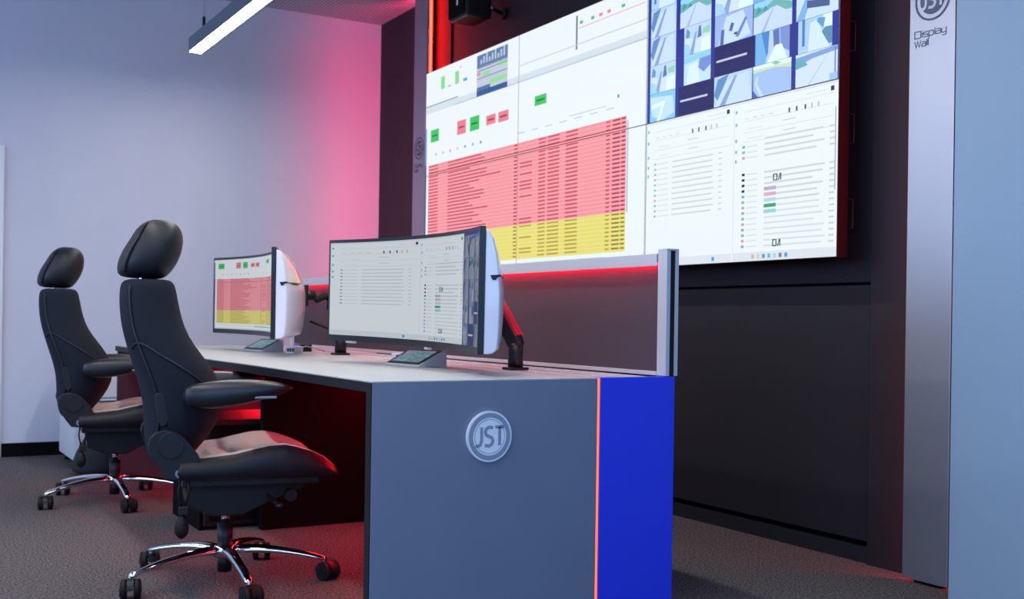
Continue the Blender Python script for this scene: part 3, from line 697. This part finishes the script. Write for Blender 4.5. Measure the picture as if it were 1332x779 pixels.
# touch panels (wedge housings)
def touch_panel(label, p_near, p_far, win):
    """front edge from p_near to p_far on the desk; wedge rising towards +X"""
    a, b = Vector(p_near), Vector(p_far); w = (b-a).length; ang = math.atan2(b.y-a.y, b.x-a.x)-pi/2
    t = thing('touch_panel', label, 'touch panel', (a.x, a.y, TZ+.0005), ang, 'wedge shaped touch panels on the desks')
    dp, h = .115, .057
    MB().prism([(0, 0), (dp, 0), (dp, h), (dp-.012, h), (0, .006)], 'y', 0, w, M['grey_plastic'], .0015).build('housing', t)
    sl = Vector((dp-.012, h-.006)); ln_ = sl.length; d = sl/ln_; nx = Vector((-d.y, d.x))
    def P(s, y, o): q = Vector((0, .006))+d*s+nx*o; return (q.x, y, q.y)
    def quad(s0, s1, y0, y1, o, m, name, th=.002):
        mb = MB(); vs = [mb.bm.verts.new(P(s, y, oo)) for oo in (o, o+th) for s, y in ((s0, y0), (s1, y0), (s1, y1), (s0, y1))]
        for q in ((3, 2, 1, 0), (4, 5, 6, 7), (0, 1, 5, 4), (1, 2, 6, 5), (2, 3, 7, 6), (3, 0, 4, 7)): mb.bm.faces.new([vs[i] for i in q])
        mb.mi(m); return mb.build(name, t)
    quad(.006, ln_-.003, .008, w-.008, .0002, M['bezel'], 'bezel')
    quad(.018, ln_-.014, .024, w-.024, .0024, M['tablet'], 'display', .0006)
    return t
m = bpy.data.materials.new('tablet_pixels'); m.use_nodes = True; nt = m.node_tree; b = nt.nodes['Principled BSDF']
tc = nt.nodes.new('ShaderNodeTexCoord'); n1 = nt.nodes.new('ShaderNodeTexNoise'); n1.inputs['Scale'].default_value = 60; cr = nt.nodes.new('ShaderNodeValToRGB')
cr.color_ramp.elements[0].position = .35; cr.color_ramp.elements[0].color = (*lin((62, 98, 110)), 1)
cr.color_ramp.elements[1].position = .7; cr.color_ramp.elements[1].color = (*lin((118, 160, 166)), 1)
nt.links.new(tc.outputs['Object'], n1.inputs['Vector']); nt.links.new(n1.outputs['Fac'], cr.inputs['Fac']); nt.links.new(cr.outputs['Color'], b.inputs['Emission Color'])
b.inputs['Emission Strength'].default_value = .8; b.inputs['Base Color'].default_value = (.01, .01, .01, 1); b.inputs['Roughness'].default_value = .2
M['tablet'] = m
touch_panel('small wedge touch panel below the wide near monitor', (1.665, 3.491), (1.636, 3.718), None)
touch_panel('small wedge touch panel below the far monitor', (1.641, 5.177), (1.612, 5.39), None)

# usb hubs with cables
def hub(label, x, y, rz):
    t = thing('usb_hub', label, 'usb hub', (x, y, TZ+.0005), rz, 'white usb hubs on the desks')
    MB().box((-.02, -.075, 0), (.02, .075, .03), M['hub_white'], .004).build('body', t)
    mb = MB()
    for k in range(5): mb.box((-.0225, -.068+k*.02, .008), (-.0195, -.056+k*.02, .024), M['black'])
    for k in range(3): mb.box((-.014+k*.012, -.0775, .008), (-.006+k*.012, -.0745, .024), M['black'])
    mb.build('ports', t)
    MB().tube([(.0, .07, .015), (.02, .12, .03), (.05, .16, .02), (.10, .17, .004)], .003, M['grey_plastic'], 8).build('cable', t)
    return t
hub('white usb hub with cable on the far desk beside the touch panel', 1.74, 4.99, radians(-35))
hub('white usb hub on the near desk, half hidden by the touch panel', 1.85, 4.02, 0)
o = thing('power_outlet', 'small dark flip-up power outlet behind the far usb hub', 'outlet', (1.86, 5.22, TZ+.0005))
MB().box((-.03, -.05, 0), (.03, .05, .035), M['black'], .003).build('body', o); MB().box((-.033, -.045, .012), (-.03, .045, .03), M['led_blue']).build('socket_face', o)

# ------------------------------------------------------------------ chairs (local +x is forward)
def sring(cx, cy, z, a, b, n=28, e=2.6, tilt=0.):
    out = []
    for k in range(n):
        t = 2*pi*k/n; c, s = cos(t), sin(t)
        x = a*math.copysign(abs(c)**(2/e), c); y = b*math.copysign(abs(s)**(2/e), s)
        out.append((cx+x, cy+y, z+tilt*x))
    return out
BACK = [(.405, -.195, .040, .11), (.43, -.19, .065, .145), (.48, -.172, .092, .19), (.55, -.150, .118, .222), (.61, -.142, .128, .230), (.68, -.158, .130, .230), (.74, -.186, .122, .220), (.80, -.220, .106, .202),
        (.86, -.244, .098, .182), (.92, -.255, .094, .168), (.97, -.260, .090, .160), (1.005, -.262, .084, .154), (1.017, -.262, .066, .135)]
def back_at(z):
    for a, b in zip(BACK, BACK[1:]):
        if a[0] <= z <= b[0]:
            t = (z-a[0])/(b[0]-a[0]); return [a[i]+(b[i]-a[i])*t for i in range(4)]
    return list(BACK[0] if z < BACK[0][0] else BACK[-1])
def back_pt(z, ang, off=0.):
    _, cx, a, b = back_at(z); e = 2.6; c, s = cos(ang), sin(ang)
    return Vector((cx+(a+off)*math.copysign(abs(c)**(2/e), c), (b+off)*math.copysign(abs(s)**(2/e), s), z))
def make_chair(label):
    t = thing('control_room_chair', label, 'chair', (0, 0, 0), 0, 'black high-back control room chairs')
    # backrest
    mb = MB(); mb.loft([sring(cx, 0, z, a, b) for z, cx, a, b in BACK], M['fabric']); bk = mb.build('backrest', t, subsurf=1)
    for sg in (-1, 1):
        # rear piping and side panel seam
        P = [back_pt(z, sg*radians(128), .001) for z in [.47+.02*k for k in range(27)]]
        MB().tube(P, .0035, M['leather'], 6).build('piping', bk)
        seam = [(.79, 150), (.805, 138), (.81, 125), (.80, 112), (.775, 100), (.74, 88), (.70, 74), (.66, 60)]
        MB().tube([back_pt(z, sg*radians(a), .0008) for z, a in seam], .0032, M['leather'], 6).build('side_seam', bk)
        # lumbar adjuster plate
        mb = MB().prism([(-.246, .645), (-.238, .654), (-.222, .652), (-.19, .628), (-.183, .615), (-.196, .60), (-.206, .575), (-.208, .556), (-.216, .547), (-.228, .549), (-.234, .57)], 'y', sg*.165, sg*.208, M['leather'], .002)
        mb.build('adjuster_plate', bk)
    # headrest
    H = [(1.018, -.282, .058, .085), (1.028, -.280, .078, .115), (1.06, -.268, .092, .132), (1.105, -.250, .094, .138), (1.145, -.234, .084, .132), (1.178, -.228, .074, .116), (1.200, -.224, .054, .09), (1.213, -.222, .030, .052)]
    mb = MB(); mb.loft([sring(cx, 0, z, a, b, e=2.5, tilt=-.04) for z, cx, a, b in H], M['leather']); hd = mb.build('headrest', t, subsurf=1)
    for sg in (-1, 1):
        P = []
        for k in range(15):
            z = 1.03+.165*k/14
            for a_, b_ in zip(H, H[1:]):
                if a_[0] <= z <= b_[0]: q = [a_[i]+(b_[i]-a_[i])*(z-a_[0])/(b_[0]-a_[0]) for i in range(4)]; break
            an = sg*radians(132); c, s = cos(an), sin(an); x = q[2]*math.copysign(abs(c)**.8, c)*1.01
            P.append((q[1]+x, q[3]*math.copysign(abs(s)**.8, s)*1.01, z-.04*x))
        MB().tube(P, .003, M['fabric'], 6).build('piping', hd)
    for sg in (-1, 1): MB().cyl((-.285, sg*.05, .98), (-.285, sg*.05, 1.05), .006, M['chrome'], 12).build('headrest_post', t)
    # armrests hinged to the backrest sides
    for sg in (-1, 1):
        mb = MB(); rings = []
        for x, zt, zb, hw in ((-.165, .672, .628, .022), (-.15, .683, .612, .034), (-.09, .695, .606, .042), (-.02, .700, .612, .046), (.04, .700, .626, .048), (.095, .695, .640, .047), (.135, .688, .652, .042), (.16, .680, .662, .03), (.17, .676, .668, .014)):
            zc = (zt+zb)/2; hh = (zt-zb)/2
            rings.append([(x, sg*.285+hw*math.copysign(abs(cos(k*pi/8))**.7, cos(k*pi/8)), zc+hh*math.copysign(abs(sin(k*pi/8))**.7, sin(k*pi/8))) for k in range(16)])
        mb.loft(rings, M['armpad']); ar = mb.build('armrest', t, subsurf=1)
        MB().cyl((-.13, sg*.20, .645), (-.13, sg*.27, .645), .034, M['leather'], 28).build('arm_hinge', ar)
        lt = MB().box((.045, sg*.285-.044, .640), (.115, sg*.285+.044, .649), M['steel'], .003).build('latch', ar); lt['label'] = 'small metal latch'
    # seat cushion: height field with side bolsters, thigh roll and waterfall front
    BT = [(-.2, .448), (-.10, .450), (0, .460), (.06, .474), (.11, .484), (.16, .486), (.20, .477), (.25, .460), (.29, .440), (.315, .420), (.34, .395)]
    def top(x, y):
        for p, q in zip(BT, BT[1:]):
            if p[0] <= x <= q[0]: zb = p[1]+(q[1]-p[1])*(x-p[0])/(q[0]-p[0]); break
        ay = abs(y); b = max(0., min(1., (ay-.12)/.08)); b = b*b*(3-2*b)
        edge = max(0., (ay-.215)/.04); return zb-.024*(1-b)*(1 if x < .2 else max(.3, 1-(x-.2)*5))-.022*edge**2
    def tuft(x, y):
        d = 0
        for xc in (-.07, .02, .11, .20): d = max(d, math.exp(-((x-xc)/.011)**2))
        return -.015*d*(1 if abs(y) < .15 else 0)-.008*math.exp(-((abs(y)-.155)/.008)**2)
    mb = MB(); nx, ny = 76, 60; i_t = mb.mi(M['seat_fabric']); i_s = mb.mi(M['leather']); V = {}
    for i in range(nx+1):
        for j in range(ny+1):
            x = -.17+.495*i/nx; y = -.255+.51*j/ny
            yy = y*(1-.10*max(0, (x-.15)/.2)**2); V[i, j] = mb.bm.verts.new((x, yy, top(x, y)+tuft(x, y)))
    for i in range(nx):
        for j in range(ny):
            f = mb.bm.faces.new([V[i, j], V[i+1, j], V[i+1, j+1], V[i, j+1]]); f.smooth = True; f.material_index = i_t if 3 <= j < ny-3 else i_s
    per = [V[i, 0] for i in range(nx+1)]+[V[nx, j] for j in range(1, ny+1)]+[V[i, ny] for i in range(nx-1, -1, -1)]+[V[0, j] for j in range(ny-1, 0, -1)]
    prev = per
    for zf, ins in ((.75, -.006), (.4, -.006), (.12, .0), (0, .012)):
        cur = []
        for v in per:
            c = v.co; k = 1-ins/.25; cur.append(mb.bm.verts.new((.09+(c.x-.09)*k, c.y*k, .378+(c.z-.378)*zf)))
        for a in range(len(per)):
            b = (a+1) % len(per); f = mb.bm.faces.new([prev[a], prev[b], cur[b], cur[a]]); f.smooth = True; f.material_index = i_s
        prev = cur
    f = mb.bm.faces.new(prev); f.material_index = i_s
    mb.build('seat', t)
    MB().box((-.16, -.21, .350), (.28, .21, .378), M['black'], .006).build('seat_pan', t)
    # side brackets linking back and seat, recliner covers, bolts
    for sg in (-1, 1):
        y = sg*.235
        br = MB().prism([(-.212, .392), (-.205, .383), (-.088, .376), (-.078, .382), (-.080, .395), (-.10, .43), (-.128, .479), (-.161, .518), (-.185, .533), (-.215, .540), (-.245, .533), (-.262, .515), (-.266, .49), (-.25, .447), (-.23, .415)], 'y', y-.012, y+.012, M['leather'], .004).build('side_bracket', t)
        MB().cyl((-.199, y-.014*sg, .493), (-.199, y+.020*sg, .493), .042, M['leather'], 40, .039).build('recliner_cover', br)
        mb = MB().cyl((-.173, y, .403), (-.173, y+.020*sg, .403), .0125, M['steel'], 20).cyl((-.173, y+.019*sg, .403), (-.173, y+.023*sg, .403), .006, M['black'], 16); mb.build('bolt', br)['label'] = 'shiny round bolt'
    # pump bulb on two hoses
    for d in (-.012, .012):
        hs = MB().tube([(-.155+d, -.235, .39), (-.158+d*1.3, -.24, .345), (-.157+d*.5, -.24, .295)], .0035, M['rubber'], 8).build('pump_hose', t)
    MB().box((-.172, -.252, .272), (-.142, -.228, .300), M['black'], .004).build('pump_collar', t)
    mb = MB(); mb.loft([[(-.163+r*cos(2*pi*k/16), -.24+r*sin(2*pi*k/16), z) for k in range(16)] for z, r in ((.273, .006), (.267, .010), (.250, .019), (.230, .0225), (.213, .020), (.202, .012), (.197, .003))], M['rubber']); mb.build('pump_bulb', t)
    # mechanism
    mb = MB().prism([(-.14, .345), (.26, .345), (.25, .32), (.10, .27), (.05, .235), (-.05, .235), (-.13, .27)], 'y', -.085, .085, M['black'], .006); mc = mb.build('tilt_mechanism', t)
    MB().tube([(.13, -.05, .30), (.13, -.22, .295), (.14, -.24, .29)], .006, M['black'], 8).sphere((.14, -.245, .29), .014, M['black'], (1, 1.6, .7)).build('lever', mc)
    MB().cyl((.20, -.09, .30), (.20, -.125, .30), .02, M['black'], 20).build('tension_knob', mc)
    # gas column
    mb = MB().cyl((0, 0, .10), (0, 0, .20), .026, M['black'], 28).cyl((0, 0, .20), (0, 0, .245), .014, M['chrome'], 20).cyl((0, 0, .035), (0, 0, .10), .024, M['black'], 24); mb.build('gas_column', t)
    # five-arm chrome base
    ba = MB().cyl((0, 0, .085), (0, 0, .125), .038, M['chrome'], 32, .034).build('base_hub', t)
    for k in range(5):
        an = radians(51+9+72*k); d = Vector((cos(an), sin(an), 0)); s = Vector((-sin(an), cos(an), 0)); rings = []
        for r, zc, w, h in ((.02, .108, .026, .017), (.08, .112, .024, .015), (.15, .108, .021, .013), (.22, .098, .018, .011), (.28, .086, .016, .010), (.325, .074, .016, .010), (.345, .068, .013, .008)):
            c = d*r+Vector((0, 0, zc)); rings.append([c+s*(w*cx)+Vector((0, 0, h*cz)) for cx, cz in ((-1, -1), (-1, 0), (-.7, .7), (0, 1), (.7, .7), (1, 0), (1, -1), (0, -.8))])
        lg = MB(); lg.loft(rings, M['chrome']); lo = lg.build('base_arm', ba, subsurf=1)
        c = d*.335; wd = Matrix.Rotation(radians([20, -35, 60, 10, -50][k]), 3, 'Z') @ d; ax = Vector((-wd.y, wd.x, 0)); cs = c+wd*.018
        mb = MB(); mb.cyl(c+Vector((0, 0, .05)), c+Vector((0, 0, .072)), .009, M['steel'], 12)
        for sg in (-1, 1): 
            w0 = cs+ax*(sg*.011)+Vector((0, 0, .031)); mb.cyl(w0, w0+ax*sg*.018, .031, M['rubber'], 32); mb.cyl(w0+ax*sg*.018, w0+ax*sg*.021, .024, M['black'], 24); mb.cyl(w0+ax*sg*.021, w0+ax*sg*.0225, .012, M['rubber'], 16)
        hood = []
        for q in range(-1, 2):
            pts_ = []
            for h_ in range(13):
                a2 = pi*h_/12; pts_.append(cs+ax*(q*.010)+wd*cos(a2)*.034+Vector((0, 0, .031+sin(a2)*.034)))
            hood.append(pts_+[p-(p-(cs+ax*(q*.010)+Vector((0, 0, .031))))*.06 for p in pts_[::-1]])
        mb.loft(hood, M['black'], False); mb.build('castor', t)
    return t
ch1 = make_chair('large black high-back chair in front, nearest the camera'); ch1.location = (1.072, 3.752, 0); ch1.rotation_euler.z = radians(-9)
ch2 = copy_tree(ch1); ch2.location = (1.06, 5.595, 0); ch2.rotation_euler.z = radians(-7); ch2['label'] = 'smaller-looking black high-back chair farther back, near the pale wall'

# ------------------------------------------------------------------ lights
def area(name, loc, rot, sx, sy, power, col, spread=None):
    l = bpy.data.lights.new(name, 'AREA'); l.shape = 'RECTANGLE'; l.size = sx; l.size_y = sy; l.energy = power; l.color = col
    if spread: l.spread = spread
    o = bpy.data.objects.new(name, l); COL.objects.link(o); o.location = loc; o.rotation_euler = rot
    return o
for a, b in wins:
    area('window_daylight', (XO-.18, (a+b)/2, 1.75), (0, radians(-90), 0), 1.6, b-a-.1, 62*(b-a)/2, (.38, .60, 1.0))  # unseen cool fill at each side opening, added to light the room
area('window_daylight', (-.4, YB+.02, 1.7), (radians(90), 0, 0), 3.6, 1.7, 98, (.28, .54, 1.0))  # unseen blue fill behind the camera, added for desk end and partition
for x, y, sx, sy, p in ((.45, 2.9, .1, 3.8, 42), (-1.2, 4.0, .1, 5.0, 40)):
    area('ceiling_luminaire', (x, y, 2.5), (0, 0, 0), sx, sy, p, (1, .93, .88))  # unseen overhead fills, added to brighten seat tops, desk and operator side
w = bpy.data.worlds.new('world'); bpy.context.scene.world = w; w.use_nodes = True
w.node_tree.nodes['Background'].inputs[0].default_value = (.55, .68, 1, 1); w.node_tree.nodes['Background'].inputs[1].default_value = .6

# ------------------------------------------------------------------ camera
A = atan(845/1450.); r = .0145
fw = Vector((sin(A), cos(A), 0)); rt = Vector((cos(A), -sin(A), 0)); up = Vector((0, 0, 1))
cr_ = rt*cos(r)+up*sin(r); cu = -rt*sin(r)+up*cos(r)
cam = bpy.data.cameras.new('camera'); co = bpy.data.objects.new('camera', cam); COL.objects.link(co)
cam.sensor_fit = 'HORIZONTAL'; cam.sensor_width = 36; cam.lens = 1450/1332*36; cam.shift_y = 26.3/1332
cam.clip_start = .05; cam.clip_end = 50
mw = Matrix.Identity(4)
for i in range(3): mw[i][0] = cr_[i]; mw[i][1] = cu[i]; mw[i][2] = -fw[i]
mw.translation = Vector((0, 0, .9)); co.matrix_world = mw
cam.dof.use_dof = True; cam.dof.focus_distance = 3.4; cam.dof.aperture_fstop = 5.0
sc = bpy.context.scene; sc.camera = co
sc.view_settings.view_transform = 'Standard'; sc.view_settings.look = 'None'; sc.view_settings.exposure = 0; sc.view_settings.gamma = 1; sc.view_settings.use_curve_mapping = False
sc.cycles.max_bounces = 7; sc.cycles.caustics_reflective = False; sc.cycles.caustics_refractive = False; sc.cycles.sample_clamp_indirect = 4
sc.cycles.use_denoising = True
